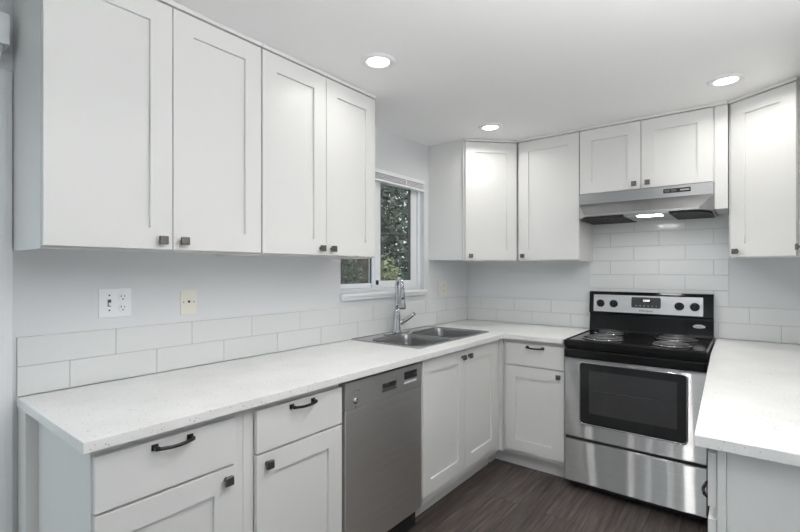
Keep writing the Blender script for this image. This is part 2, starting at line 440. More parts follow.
def shaker(parent, x0, x1, z0, z1, yf, name='door', stile=0.074, rail=0.074, th=0.019):
    """shaker front: frame with a recessed flat panel; yf = local y of its front face"""
    m = MB(); bm = m.bm
    a, b, c, d = x0+stile, x1-stile, z0+rail, z1-rail
    rec = 0.011; e = 0.0008
    O = [(x0, z0), (x1, z0), (x1, z1), (x0, z1)]; I = [(a, c), (b, c), (b, d), (a, d)]
    Oc = [(x0+e, z0+e), (x1-e, z0+e), (x1-e, z1-e), (x0+e, z1-e)]
    vs = [(x, yf+th, z) for x, z in O] + [(x, yf+e, z) for x, z in O] + [(x, yf, z) for x, z in Oc] + [(x, yf, z) for x, z in I] + [(x, yf+rec, z) for x, z in I]
    fs = [(3, 2, 1, 0)]
    for l in range(4):
        fs += [(4*l+i, 4*l+(i+1) % 4, 4*l+4+(i+1) % 4, 4*l+4+i) for i in range(4)]
    fs.append((16, 17, 18, 19))
    m.poly(vs, fs)
    return m.build(name, M['cab'], parent, world=False)
def slab(parent, x0, x1, z0, z1, yf, name='drawer', th=0.019):
    return MB().box(x0, x1, yf, yf+th, z0, z1, 0.0012).build(name, M['cab'], parent, world=False)
def lock(o, parent_part, fn, *a):
    """hardware given in the cabinet's frame, parented to its door or drawer"""
    k = fn(o, *a); k.parent = parent_part; k.location = k.location - parent_part.location; return k

def frame_bars(m, w, h, d, stiles, rails, lw=0.035, z0=0.0, inset=0.0):
    """face frame at local y -d .. -d+.019"""
    for a, b in stiles: m.box(a, b, -d, -d+0.019, z0, h, 0.0008, 1)
    for a, b in rails: m.box(0.03, w-0.03, -d+0.0005, -d+0.019, a, b, 0.0008, 1)

TH = 0.019
def wall_cab(loc, rz, w, h, d, doors, label, group=None, crown=True, name='wall_cabinet'):
    t = thing(name, loc, label, 'cabinet', group, rz)
    m = MB()
    m.box(0, 0.016, -d+0.0195, -0.001, 0, h); m.box(w-0.016, w, -d+0.0195, -0.001, 0, h)
    m.box(0.0165, w-0.0165, -d+0.0195, -0.001, 0.014, 0.030); m.box(0.0165, w-0.0165, -d+0.0195, -0.001, h-0.016, h)
    m.box(0.0165, w-0.0165, -0.008, -0.001, 0.0305, h-0.0165)
    m.build('carcass', M['cab'], t, world=False)
    f = MB(); frame_bars(f, w, h, d, [(0, 0.04), (w-0.04, w)] + ([(w/2-0.03, w/2+0.03)] if len(doors) > 1 else []), [(0, 0.04), (h-0.04, h)])
    f.build('face_frame', M['cab'], t, world=False)
    for (x0, x1, z0, z1, kx, kz) in doors:
        dr = shaker(t, x0, x1, z0, z1, -d-0.0015-TH)
        if kx is not None: lock(t, dr, knob, kx, -d-0.0015-TH, kz)
    if crown:
        MB().box(0.0005, w-0.0005, -d-0.026, -d-0.0005, h-0.017, h, 0.002).build('crown_strip', M['cab'], t, world=False)
    return t

GL = 'white wall cabinets'
HU = ZC-ZU-0.001
DZ0, DZ1_ = 0.008, HU-0.022
# left wall, two double cabinets: local x = world y
wall_cab((0.0, 0.383, ZU), PI/2, 0.741, HU, 0.317,
         [(0.002, 0.3715, DZ0, DZ1_, 0.333, 0.040), (0.3745, 0.738, DZ0, DZ1_, 0.408, 0.040)],
         'two-door white wall cabinet nearest the doorway, above the light switch plate', GL)
wall_cab((0.0, 1.1255, ZU), PI/2, 0.7245, HU, 0.317,
         [(0.0025, 0.3610, DZ0, DZ1_, 0.326, 0.040), (0.3640, 0.7225, DZ0, DZ1_, 0.398, 0.040)],
         'two-door white wall cabinet ending beside the kitchen window', GL)
# back wall
wall_cab((0.6155, YB, ZU), 0, 0.4345, HU, 0.317,
         [(0.004, 0.4325, DZ0, DZ1_, 0.040, 0.040)],
         'single-door white wall cabinet on the back wall, left of the range hood', GL)
HC = thing('wall_cabinet', (1.0515, YB, 1.850), 'short two-door white wall cabinet directly above the range hood', 'cabinet', GL)
hw, hh, hd = 0.745, ZC-1.851, 0.317
m = MB(); m.box(0, 0.016, -hd+0.0195, -0.001, 0, hh); m.box(hw-0.016, hw, -hd+0.0195, -0.001, 0, hh)
m.box(0.0165, hw-0.0165, -hd+0.0195, -0.001, 0.0, 0.016); m.box(0.0165, hw-0.0165, -hd+0.0195, -0.001, hh-0.016, hh)
m.build('carcass', M['cab'], HC, world=False)
m = MB(); frame_bars(m, hw, hh, hd, [(0, 0.04), (hw-0.04, hw), (hw/2-0.03, hw/2+0.03)], [(0, 0.04), (hh-0.04, hh)]); m.build('face_frame', M['cab'], HC, world=False)
for x0, x1, kx in ((0.004, 0.3685, 0.333), (0.3725, 0.738, 0.408)):
    dr = shaker(HC, x0, x1, 0.004, hh-0.022, -hd-0.0015-TH)
    lock(HC, dr, knob, kx, -hd-0.0015-TH, 0.036)
MB().box(0.0005, hw+0.062, -hd-0.026, -hd-0.0005, hh-0.017, hh, 0.002).build('crown_strip', M['cab'], HC, world=False)
MB().box(hw+0.0005, hw+0.063, -hd-0.012, -0.001, -0.156, hh-0.018, 0.001).build('filler_panel', M['cab'], HC, world=False)

# diagonal corner cabinets
def corner_cab(P, Q, body, label, knob_at):
    P, Q = Vector(P), Vector(Q); w = (Q-P).length; rz = math.atan2(Q.y-P.y, Q.x-P.x)
    t = thing('corner_wall_cabinet', (P.x, P.y, ZU), label, 'cabinet', GL, rz)
    n = Vector((math.sin(rz), -math.cos(rz)))
    p, q_ = P - n*0.0195, Q - n*0.0195
    m = MB(); m.prism([tuple(p), tuple(q_)] + body, ZU+0.012, ZU+HU)
    m.build('carcass', M['cab'], t)
    f = MB(); frame_bars(f, w, HU, 0.0, [(0, 0.04), (w-0.04, w)], [(0, 0.04), (HU-0.04, HU)]); f.build('face_frame', M['cab'], t, world=False)
    dr = shaker(t, 0.012, w-0.008, DZ0, DZ1_, -0.0015-TH)
    kx = 0.012+0.036 if knob_at == 'l' else w-0.008-0.036
    lock(t, dr, knob, kx, -0.0015-TH, 0.040)
    MB().box(0.002, w-0.002, -0.026, -0.0005, HU-0.017, HU, 0.002).build('crown_strip', M['cab'], t, world=False)
    return t
corner_cab((0.308, 2.856), (0.5955, 3.142), [(0.6140, 3.158), (0.6140, YB-0.001), (0.001, YB-0.001), (0.001, 2.856)],
           'diagonal white corner wall cabinet between the window and the back wall', 'l')
corner_cab((1.8735, 3.150), (2.1540, 2.956), [(2.174, 2.955), (W-0.001, 2.955), (W-0.001, YB-0.001), (1.8630, YB-0.001), (1.8630, 3.160)],
           'diagonal white corner wall cabinet right of the range hood', 'l')
# right wall, mostly outside the frame
wall_cab((W, 2.9515, ZU), -PI/2, 0.70, HU, 0.303,
         [(0.004, 0.3485, DZ0, DZ1_, 0.045, 0.050), (0.3515, 0.698, DZ0, DZ1_, 0.655, 0.050)],
         'white wall cabinet on the right wall, only a sliver showing at the picture edge', GL)

# ---------------------------------------------------------------- base cabinets
GB = 'white base cabinets'
BD = 0.595; ZCT = 0.8835
def base_cab(loc, rz, w, fronts, label, d=BD, stiles=None, toe=True, extra=None, ends=(0, 0)):
    t = thing('base_cabinet', loc, label, 'cabinet', GB, rz)
    m = MB()
    e0, e1 = ends
    for a, b in ((e0, 0.016+e0), (w-0.016-e1, w-e1)):      # side panels, notched for the toe space
        p = [(-0.010, 0.0), (-0.010, ZCT), (-d+0.0195, ZCT), (-d+0.0195, 0.105), (-d+0.0830, 0.105), (-d+0.0830, 0.0)]
        m.poly([(a, y, z) for y, z in p] + [(b, y, z) for y, z in p], [tuple(range(6)), tuple(range(11, 5, -1))] + [(i, 6+i, 6+(i+1) % 6, (i+1) % 6) for i in range(6)])
    m.box(0.0165+e0, w-0.0165-e1, -d+0.0195, -0.010, 0.105, 0.121); m.box(0.0165+e0, w-0.0165-e1, -0.018, -0.010, 0.1215, ZCT)
    m.build('carcass', M['cab'], t, world=False)
    f = MB(); frame_bars(f, w, ZCT-0.001, d, stiles or [(0, 0.04), (w-0.04, w)], [(0.105, 0.14), (ZCT-0.036, ZCT-0.001)] + ([(0.685, 0.72)] if any(k == 'drawer' for k, *_ in fronts) else []), z0=0.105)
    f.build('face_frame', M['cab'], t, world=False)
    if toe: MB().box(0.018+e0, w-0.018-e1, -d+0.070, -d+0.082, 0.0, 0.1045).build('toe_kick', M['cab'], t, world=False)
    yf = -d-0.0015-TH
    for kind, x0, x1, z0, z1, hx, hz in fronts:
        if kind == 'false_front': slab(t, x0, x1, z0, z1, yf, 'false_front')
        elif kind == 'drawer':
            p = slab(t, x0, x1, z0, z1, yf); lock(t, p, pull, hx, yf, hz)
        else:
            p = shaker(t, x0, x1, z0, z1, yf)
            if hx is not None: lock(t, p, knob, hx, yf, hz)
    return t
A = base_cab((0.0, 0.422, 0.0), PI/2, 0.4475,
         [('drawer', 0.005, 0.408, 0.707, 0.856, 0.203, 0.842-0.004), ('door', 0.005, 0.408, 0.130, 0.699, 0.373, 0.664)],
         'white base cabinet at the near counter end, drawer over door', ends=(0.005, 0))
MB().box(0.0085, 0.105, 0.3945, 0.4268, 0.0, ZCT-0.001).build('scribe_panel', M['cab'], A)
base_cab((0.0, 0.8705, 0.0), PI/2, 0.4505,
         [('drawer', 0.041, 0.449, 0.707, 0.856, 0.239, 0.842-0.004), ('door', 0.041, 0.449, 0.130, 0.699, 0.081, 0.664)],
         'white base cabinet immediately left of the dishwasher, drawer over door')
base_cab((0.0, 1.8885, 0.0), PI/2, 0.955,
         [('door', 0.0195, 0.4530, 0.152, 0.872, 0.419, 0.829), ('door', 0.4575, 0.8865, 0.152, 0.872, 0.498, 0.829)],
         'white two-door sink base cabinet between the dishwasher and the corner', stiles=[(0, 0.04), (0.88, 0.955), (0.41, 0.47)])
BB = base_cab((0.6200, YB, 0.0), 0, 0.4215,
         [('drawer', 0.024, 0.4185, 0.711, 0.856, 0.232, 0.842-0.006), ('door', 0.024, 0.4185, 0.135, 0.703, 0.387, 0.668)],
         'white base cabinet immediately left of the stove, drawer over door', d=0.594)
MB().box(0.5940, 0.6195, 2.8440, 2.884, 0.105, ZCT-0.001).build('filler_strip', M['cab'], BB)
MB().box(0.527, 0.6375, 2.9355, 2.947, 0.0, 0.1045).build('toe_filler', M['cab'], BB)
MB().box(0.5130, 0.5265, 2.8440, 2.9470, 0.0, 0.1045).build('toe_filler', M['cab'], BB)
base_cab((W, 2.020, 0.0), -PI/2, 0.600,
         [('false_front', 0.006, 0.592, 0.722, 0.864, None, None), ('drawer', 0.006, 0.592, 0.425, 0.690, 0.275, 0.640), ('drawer', 0.006, 0.592, 0.125, 0.410, 0.300, 0.320)],
         'white drawer base cabinet at the open end of the right counter', d=0.592, ends=(0, 0.006))
cb = thing('corner_base_cabinet', (W, 2.6, 0.0), 'white corner base cabinet under the right counter, beside the stove', 'cabinet', GB)
m = MB(); m.prism([(1.893, 2.023), (W-0.010, 2.023), (W-0.010, YB-0.010), (1.800, YB-0.010), (1.800, 2.870), (1.893, 2.870)], 0.105, ZCT); m.build('carcass', M['cab'], cb)
MB().box(1.960, W-0.010, 2.024, YB-0.012, 0.0, 0.1045).build('toe_kick', M['cab'], cb)
MB().box(1.872, 1.8915, 2.06, 2.45, 0.13, 0.86, 0.001).build('door', M['cab'], cb)

# ---------------------------------------------------------------- countertops
CT0, CT1 = 0.884, 0.914
SX0, SX1, SY0, SY1 = 0.0125, 0.538, 1.980, 2.824
mb = MB()
holed_plate(mb, [(0.0084, 0.391), (0.649, 0.391), (0.649, 2.811), (1.040, 2.811), (1.040, YB-0.0084), (0.0084, YB-0.0084)],
            [rrect(SX0+0.012, SX1-0.012, SY0+0.012, SY1-0.012, 0.03)[::-1]], CT0, CT1)
bmesh.ops.recalc_face_normals(mb.bm, faces=mb.bm.faces)
ctl = tag(mb.build('countertop', M['quartz']), 'L-shaped white quartz countertop on the left, holding the sink', 'countertop', 'white quartz countertops')
ctr = MB().prism([(1.798, 2.80), (1.840, 1.394), (W-0.001, 1.394), (W-0.001, YB-0.0095), (1.792, YB-0.0095)], CT0, CT1).build('countertop', M['quartz'])
tag(ctr, 'white quartz countertop on the right, ending in an open corner', 'countertop', 'white quartz countertops')
for o in (ctl, ctr):
    bv = o.modifiers.new('edge', 'BEVEL'); bv.width = 0.002; bv.segments = 2; bv.limit_method = 'ANGLE'; bv.angle_limit = math.radians(50)

# ---------------------------------------------------------------- sink
sk = thing('sink', ((SX0+SX1)/2, (SY0+SY1)/2, CT1), 'double-bowl stainless drop-in sink below the window', 'sink')
mb = MB()
B1 = (0.128, 0.500, 2.030, 2.395); B2 = (0.128, 0.500, 2.430, 2.788)
holed_plate(mb, rrect(SX0, SX1, SY0, SY1, 0.014), [rrect(*B1, 0.06)[::-1], rrect(*B2, 0.06)[::-1]], CT1+0.0003, CT1+0.0045)
rim = mb.build('rim', M['steel_rim'], sk)
bv = rim.modifiers.new('edge', 'BEVEL'); bv.width = 0.0018; bv.segments = 2; bv.limit_method = 'ANGLE'; bv.angle_limit = math.radians(50)
# raised bead round the rim
MB().tube([(x, y, CT1+0.0045) for x, y in rrect(SX0+0.006, SX1-0.006, SY0+0.006, SY1-0.006, 0.012)], 0.003, 8, True).build('rim_bead', M['steel_rim'], sk)
for bx in (B1, B2):
    x0, x1, y0, y1 = bx; m = MB(); R = []
    for ins, z, r in ((-0.004, CT1+0.006, 0.062), (0.002, CT1+0.0055, 0.060), (0.006, CT1-0.004, 0.058), (0.010, CT1-0.03, 0.056), (0.020, CT1-0.135, 0.055), (0.032, CT1-0.158, 0.05), (0.065, CT1-0.168, 0.03), (0.14, CT1-0.172, 0.02)):
        R.append([(x, y, z) for x, y in rrect(x0+ins, x1-ins, y0+ins, y1-ins, max(r-ins*0.2, 0.01))])
    m.rings(R, cap0=False, cap1=True)
    b = m.build('basin', M['steel_sink'], sk)
    so = b.modifiers.new('sheet', 'SOLIDIFY'); so.thickness = 0.0012; so.offset = 1
    MB().lathe(((x0+x1)/2, (y0+y1)/2, CT1-0.1715), [(0.045, 0), (0.044, 0.003), (0.034, 0.003), (0.030, 0.001), (0.001, 0.001)], n=24).build('drain', M['chrome'], b, label='round chrome drain strainer')

# faucet
FXc, FYc = 0.076, 2.368
fz = CT1+0.0047
fc = thing('faucet', (FXc, FYc, fz), 'chrome high-arc pull-down faucet behind the sink', 'faucet')
m = MB(); pts = rrect(FXc-0.028, FXc+0.028, FYc-0.125, FYc+0.125, 0.0275)
m.prism(pts, fz, fz+0.005, 0.001); m.build('deck_plate', M['chrome'], fc)
MB().lathe((FXc, FYc, fz+0.005), [(0.033, 0), (0.0325, 0.006), (0.029, 0.018), (0.0265, 0.05), (0.0255, 0.095), (0.0245, 0.125), (0.019, 0.145), (0.0145, 0.158)]).build('body', M['chrome'], fc)
zt = fz+0.300; R_ = 0.056; ux, uy = math.cos(math.radians(-34)), math.sin(math.radians(-34))
path = [(FXc, FYc, fz+0.155), (FXc, FYc, fz+0.20), (FXc, FYc, fz+0.26), (FXc, FYc, zt)]
for k in range(1, 15):
    a = PI*k/14*0.98; r = R_ - R_*math.cos(a); path.append((FXc + r*ux, FYc + r*uy, zt + R_*1.2*math.sin(a)))
MB().tube(path, 0.0135, 14).build('spout', M['chrome'], fc)
ex = path[-1]
m = MB(); m.lathe((ex[0], ex[1], ex[2]+0.004), [(0.0150, 0), (0.0168, 0.012), (0.0178, 0.05), (0.021, 0.085), (0.0262, 0.122), (0.0262, 0.132), (0.022, 0.134)], (0.03*ux, 0.03*uy, -1))
sh = m.build('spray_head', M['chrome'], fc)
m = MB(); m.lathe((ex[0]+0.0175*ux, ex[1]+0.0175*uy, ex[2]-0.062), [(0.0085, -0.004), (0.0085, 0.003), (0.006, 0.005)], (ux, uy, 0.1), 16)
m.build('spray_button', M['blackmatte'], sh, label='black spray button')
MB().lathe((ex[0]+0.004*ux, ex[1]+0.004*uy, ex[2]-0.1305), [(0.021, 0), (0.020, 0.003)], (0.03*ux, 0.03*uy, -1), 20).build('nozzle', M['blackmatte'], sh)
m = MB(); m.lathe((FXc, FYc+0.018, fz+0.070), [(0.021, 0), (0.021, 0.034), (0.016, 0.044)], (0.15, 1, 0.05))
m.tube([(FXc+0.004, FYc+0.050, fz+0.073), (FXc+0.016, FYc+0.075, fz+0.082), (FXc+0.034, FYc+0.108, fz+0.103), (FXc+0.048, FYc+0.140, fz+0.126)], [0.017, 0.015, 0.0135, 0.0125], 12)
m.build('handle', M['chrome'], fc)

# ---------------------------------------------------------------- dishwasher
dw = thing('dishwasher', (0.30, 1.605, 0.0), 'dark stainless dishwasher under the left counter', 'dishwasher')
DY_0, DY_1 = 1.3275, 1.8850
DF = 0.622
MB().box(0.03, 0.585, DY_0+0.004, DY_1-0.004, 0.02, 0.872).build('tub', M['blackmatte'], dw)
for y in (DY_0+0.05, DY_1-0.05):
    for x in (0.08, 0.50):
        MB().lathe((x, y, 0.0), [(0.018, 0), (0.018, 0.01), (0.008, 0.012), (0.008, 0.02)], n=14).build('foot', M['blackmatte'], dw)
MB().box(0.500, 0.525, DY_0+0.01, DY_1-0.01, 0.012, 0.118).build('kick_plate', M['blackmatte'], dw)
MB().box(0.5855, DF, DY_0+0.006, DY_1, 0.122, 0.7475, 0.003).build('door', M['steel_dark'], dw)
m = MB()
cp = m
# control panel with a real recess for the vent grip
hy0, hy1, hz0, hz1 = 1.572, 1.678, 0.787, 0.818
for a, b, c, d in ((DY_0+0.006, hy0, 0.750, 0.866), (hy1, DY_1, 0.750, 0.866), (hy0, hy1, 0.750, hz0), (hy0, hy1, hz1, 0.866)):
    m.box(0.5855, DF, a, b, c, d)
m.box(0.5855, 0.598, hy0, hy1, hz0, hz1)
bmesh.ops.remove_doubles(m.bm, verts=m.bm.verts, dist=1e-6)
cpl = m.build('control_panel', M['steel_dark'], dw)
m = MB(); m.box(0.5982, 0.6005, hy0+0.001, hy1-0.001, hz0+0.001, hz1-0.001); m.box(0.6006, DF-0.004, hy0+0.001, hy1-0.001, hz1-0.008, hz1-0.001); m.build('grip_recess', M['blackmatte'], cpl, label='black vent grip recess')
MB().box(DF, DF+0.003, hy0-0.004, hy1+0.004, hz0-0.006, hz0, 0.001).build('grip_trim', M['chrome'], cpl)
MB().box(DF, DF+0.0015, 1.737, 1.842, 0.806, 0.843, 0.0006).build('display', M['blackmatte'], cpl, label='black display window')
MB().box(DF+0.0016, DF+0.0022, 1.818, 1.823, 0.822, 0.826).build('indicator', M['redled'], cpl, label='red lit indicator')
for k in range(7):
    y = 1.742 + k*0.0155
    MB().lathe((DF, y, 0.789), [(0.0056, 0), (0.0056, 0.0015), (0.0046, 0.0025)], (1, 0, 0), 12).build('button', M['white_plastic'], cpl)
MB().box(DF, DF+0.0012, 1.375, 1.422, 0.824, 0.832, 0.0004).build('badge', M['chrome'], cpl, label='small silver nameplate')
MB().lathe((DF, 1.394, 0.783), [(0.014, 0), (0.014, 0.004), (0.011, 0.007), (0.004, 0.008)], (1, 0, 0), 20).build('lock_dial', M['chrome'], cpl)
MB().lathe((DF, 1.394, 0.757), [(0.003, 0), (0.003, 0.001)], (1, 0, 0), 10).build('screw_cap', M['blackmatte'], cpl)

# ---------------------------------------------------------------- electric range
RX_0, RX_1, RF = 1.052, 1.786, 2.800
rg = thing('range', ((RX_0+RX_1)/2, 3.12, 0.0), 'stainless and black electric range with four coil burners', 'stove')
MB().box(RX_0+0.004, RX_1-0.004, RF+0.052, 3.432, 0.050, 0.880, 0.002).build('body', M['black'], rg)
for x in (RX_0+0.06, RX_1-0.06):
    for y in (RF+0.10, 3.37):
        MB().lathe((x, y, 0.0), [(0.02, 0), (0.02, 0.012), (0.010, 0.015), (0.010, 0.05)], n=14).build('foot', M['blackmatte'], rg)
MB().box(RX_0+0.02, RX_1-0.02, RF+0.06, RF+0.075, 0.012, 0.05).build('kick_plate', M['blackmatte'], rg)
# cooktop: slab with raised rim
m = MB(); m.box(RX_0, RX_1, RF-0.006, 3.385, 0.8805, 0.916, 0.005)
ct = m.build('cooktop', M['black'], rg, label='black enamel cooktop')
m = MB(); m.tube([(x, y, 0.916) for x, y in rrect(RX_0+0.010, RX_1-0.010, RF+0.006, 3.372, 0.02)], 0.0055, 8, True); m.build('cooktop_rim', M['black'], ct)
for bx, by, br in ((1.215, 3.255, 0.078), (1.235, 2.975, 0.099), (1.595, 3.245, 0.099), (1.605, 2.960, 0.078)):
    bn = MB().lathe((bx, by, 0.9165), [(br+0.022, 0), (br+0.022, 0.003), (br+0.016, 0.0040), (br+0.012, 0.0008), (0.03, 0.0006)], n=40).build('burner', M['pan'], rg, label='drip pan with spiral heating coil')
    MB().tube([(bx+(br+0.017)*math.cos(2*PI*k/40), by+(br+0.017)*math.sin(2*PI*k/40), 0.9205) for k in range(40)], 0.0028, 8, True).build('trim_ring', M['chrome'], bn)
    turns = 3 if br < 0.09 else 4; npt = 34*turns
    pts = []
    for k in range(npt+1):
        t_ = k/npt; r = 0.022 + (br-0.022)*t_; a = 2*PI*turns*t_
        pts.append((bx+r*math.cos(a), by+r*math.sin(a), 0.9275))
    MB().tube(pts, 0.0042, 8).build('coil', M['coil'], bn)
    m = MB()
    for k in range(3):
        a = 2*PI*k/3+0.5; c, s_ = math.cos(a), math.sin(a)
        m.tube([(bx+0.012*c, by+0.012*s_, 0.9210), (bx+br*c, by+br*s_, 0.9210)], 0.0024, 6)
    m.build('coil_support', M['chrome'], bn)
# black band over the door, with the full-width handle
MB().box(RX_0+0.002, RX_1-0.002, RF+0.004, RF+0.051, 0.868, 0.880).build('top_band', M['black'], rg)
dr = MB().box(RX_0+0.002, RX_1-0.002, RF, RF+0.051, 0.330, 0.812, 0.006, 3).build('oven_door', M['steel'], rg, label='stainless oven door')
m = MB(); m.box(RX_0+0.004, RX_1-0.004, RF-0.020, RF+0.050, 0.8125, 0.866, 0.010, 3)
m.build('handle', M['black'], dr, label='black full-width oven handle')
def front_plate(x0, x1, z0, z1, r, y0, y1):
    m = MB(); p = rrect(x0, x1, z0, z1, r); n = len(p)
    m.poly([(x, y0, z) for x, z in p] + [(x, y1, z) for x, z in p], [tuple(range(n)), tuple(range(2*n-1, n-1, -1))] + [(i, n+i, n+(i+1) % n, (i+1) % n) for i in range(n)])
    return m
gl = front_plate(1.148, 1.694, 0.422, 0.786, 0.022, RF-0.004, RF-0.0005).build('window', M['glassblack'], dr, label='black rounded oven window')
front_plate(1.200, 1.650, 0.490, 0.745, 0.006, RF-0.0052, RF-0.0041).build('inner_glass', M['glassdark'], gl)
m = MB(); m.tube([(x, RF-0.003, z) for x, z in rrect(1.146, 1.696, 0.420, 0.788, 0.024)], 0.0042, 8, True); m.build('window_trim', M['chrome'], gl)
MB().tube([(1.205, RF-0.0058, 0.63), (1.645, RF-0.0058, 0.63)], 0.0010, 6).build('rack', M['coil'], gl)
bd = MB().box(RX_0+0.002, RX_1-0.002, RF, RF+0.051, 0.056, 0.312, 0.006, 3).build('storage_drawer', M['steel'], rg, label='stainless storage drawer')
MB().box(RX_0+0.006, RX_1-0.006, RF+0.012, RF+0.050, 0.3125, 0.3295).build('drawer_gap', M['blackmatte'], rg)
# backguard: lower splash, upper console
m = MB()
prof = [(3.434, 0.916), (3.386, 0.916), (3.392, 0.930), (3.404, 1.020), (3.404, 1.036), (3.384, 1.044), (3.397, 1.180), (3.404, 1.192), (3.434, 1.192)]
n = len(prof); vs = [(RX_0-0.008, y, z) for y, z in prof] + [(RX_1-0.006, y, z) for y, z in prof]
m.poly(vs, [tuple(range(n)), tuple(range(2*n-1, n-1, -1))] + [(i, n+i, n+(i+1) % n, (i+1) % n) for i in range(n)])
bgd = m.build('backguard', M['black'], rg, label='black backguard')
def cy(z): return 3.384 + (z-1.044)*(0.013/0.136)      # console face, slightly leaning back
def tilted(x0, x1, z0, z1, t, name, mm, par, r=0.006, label=None, off=0.0):
    m = MB(); p = rrect(x0, x1, z0, z1, r); n = len(p)
    m.poly([(x, cy(z)-t-off, z) for x, z in p] + [(x, cy(z)-off-0.0003, z) for x, z in p], [tuple(range(n)), tuple(range(2*n-1, n-1, -1))] + [(i, n+i, n+(i+1) % n, (i+1) % n) for i in range(n)])
    return m.build(name, mm, par, label=label)
pn = tilted(1.074, 1.726, 1.052, 1.170, 0.003, 'control_panel', M['steel_panel'], bgd, 0.005, 'stainless control panel')
for x in (1.120, 1.206, 1.598, 1.682):
    z = 1.109
    k = MB(); k.lathe((x, cy(z)-0.0035, z), [(0.027, 0), (0.026, 0.004), (0.023, 0.006), (0.0215, 0.018), (0.019, 0.020)], (0, -1, -0.09), 24)
    k.box(x-0.004, x+0.004, cy(z)-0.031, cy(z)-0.020, z-0.020, z+0.022, 0.002)
    k.build('knob', M['blackmatte'], bgd, label='black burner knob')
dp = tilted(1.318, 1.494, 1.089, 1.160, 0.001, 'display', M['display'], pn, 0.010, 'dark grey clock display', 0.0032)
tilted(1.378, 1.438, 1.124, 1.150, 0.0006, 'clock_window', M['blackmatte'], dp, 0.002, None, 0.0044)
text_mesh('clock_digits', '12:00', 0.019, M['digits'], dp, (1.408, cy(1.138)-0.0056, 1.138), (PI/2, 0, 0))
for k in range(6):
    MB().box(1.345+k*0.024, 1.351+k*0.024, cy(1.104)-0.0050, cy(1.104)-0.0044, 1.101, 1.104).build('key_mark', M['white_plastic'], dp)
text_mesh('brand_lettering', 'Whirlpool', 0.020, M['blackmatte'], pn, (1.405, cy(1.069)-0.0038, 1.069), (PI/2, 0, 0), 0.0004, 0.3)
m = MB(); cx_, cz_ = 1.704, 0.985; m.rings([[(cx_+a*math.cos(2*PI*k/32), 3.3995-0.0005-d_, cz_+b*math.sin(2*PI*k/32)) for k in range(32)] for a, b, d_ in ((0.034, 0.0125, -0.006), (0.034, 0.0125, 0.0015), (0.030, 0.0100, 0.003))])
ov = m.build('badge', M['steel_panel'], bgd, label='oval silver badge')
text_mesh('badge_lettering', 'Whirlpool', 0.0115, M['grey_plastic'], ov, (cx_, 3.3958, cz_), (PI/2, 0, 0), 0.0003, 0.3)

# ---------------------------------------------------------------- range hood
hx0, hx1 = 1.0535, 1.7945
hd_ = thing('range_hood', ((hx0+hx1)/2, 3.28, 1.675), 'stainless under-cabinet range hood above the stove', 'range hood')
fy, zb, zt_, zf = 3.105, 1.678, 1.8485, 1.782     # fascia plane, bottom, top, fascia foot
ly, lz, li = 3.000, 1.700, 0.060                  # front lip
V = [(hx0, fy, zt_), (hx1, fy, zt_), (hx0, fy, zf), (hx1, fy, zf),                    # 0-3
     (hx0+li, ly, lz), (hx1-li, ly, lz), (hx0+li, ly, lz-0.014), (hx1-li, ly, lz-0.014),   # 4-7
     (hx0, fy+0.005, zb+0.004), (hx1, fy+0.005, zb+0.004),                            # 8,9 side foot front
     (hx0, YB-0.010, zt_), (hx1, YB-0.010, zt_), (hx0, YB-0.010, zb+0.004), (hx1, YB-0.010, zb+0.004)]   # 10-13
Fc = [(0, 2, 3, 1), (2, 4, 5, 3), (4, 6, 7, 5), (2, 8, 6, 4), (3, 5, 7, 9), (0, 10, 12, 8, 2), (1, 3, 9, 13, 11), (0, 1, 11, 10), (10, 11, 13, 12), (8, 12, 13, 9, 7, 6)]
m = MB(); m.poly(V, Fc); m.build('canopy', M['steel_hood'], hd_)
m = MB(); m.box(1.545, 1.685, fy-0.0025, fy-0.0003, 1.806, 1.832, 0.001); sw = m.build('control_strip', M['blackmatte'], hd_, label='black switch strip')
for a, b in ((1.552, 1.578), (1.586, 1.612)): MB().box(a, b, fy-0.006, fy-0.0026, 1.812, 1.826, 0.001).build('rocker_switch', M['grey_plastic'], sw)
MB().box(1.632, 1.678, fy-0.0032, fy-0.0026, 1.815, 1.823).build('nameplate', M['chrome'], sw)
for p in ([(hx0+0.070, ly+0.010), (1.343, ly+0.010), (1.343, YB-0.03), (hx0+0.010, YB-0.03), (hx0+0.010, fy+0.014)],
          [(1.587, ly+0.010), (hx1-0.070, ly+0.010), (hx1-0.010, fy+0.014), (hx1-0.010, YB-0.03), (1.587, YB-0.03)]):
    MB().prism(p, zb-0.0045, zb+0.0035).build('filter', M['mesh_filter'], hd_, label='black grease filter')
m = MB(); m.box(1.345, 1.585, ly+0.006, YB-0.10, zb-0.004, zb+0.012, 0.003); lh = m.build('lamp_housing', M['steel_hood'], hd_)
MB().box(1.415, 1.545, ly+0.016, ly+0.100, zb-0.0065, zb-0.0042, 0.001).build('lamp_lens', M['hoodlens'], lh, label='lit white lamp lens')

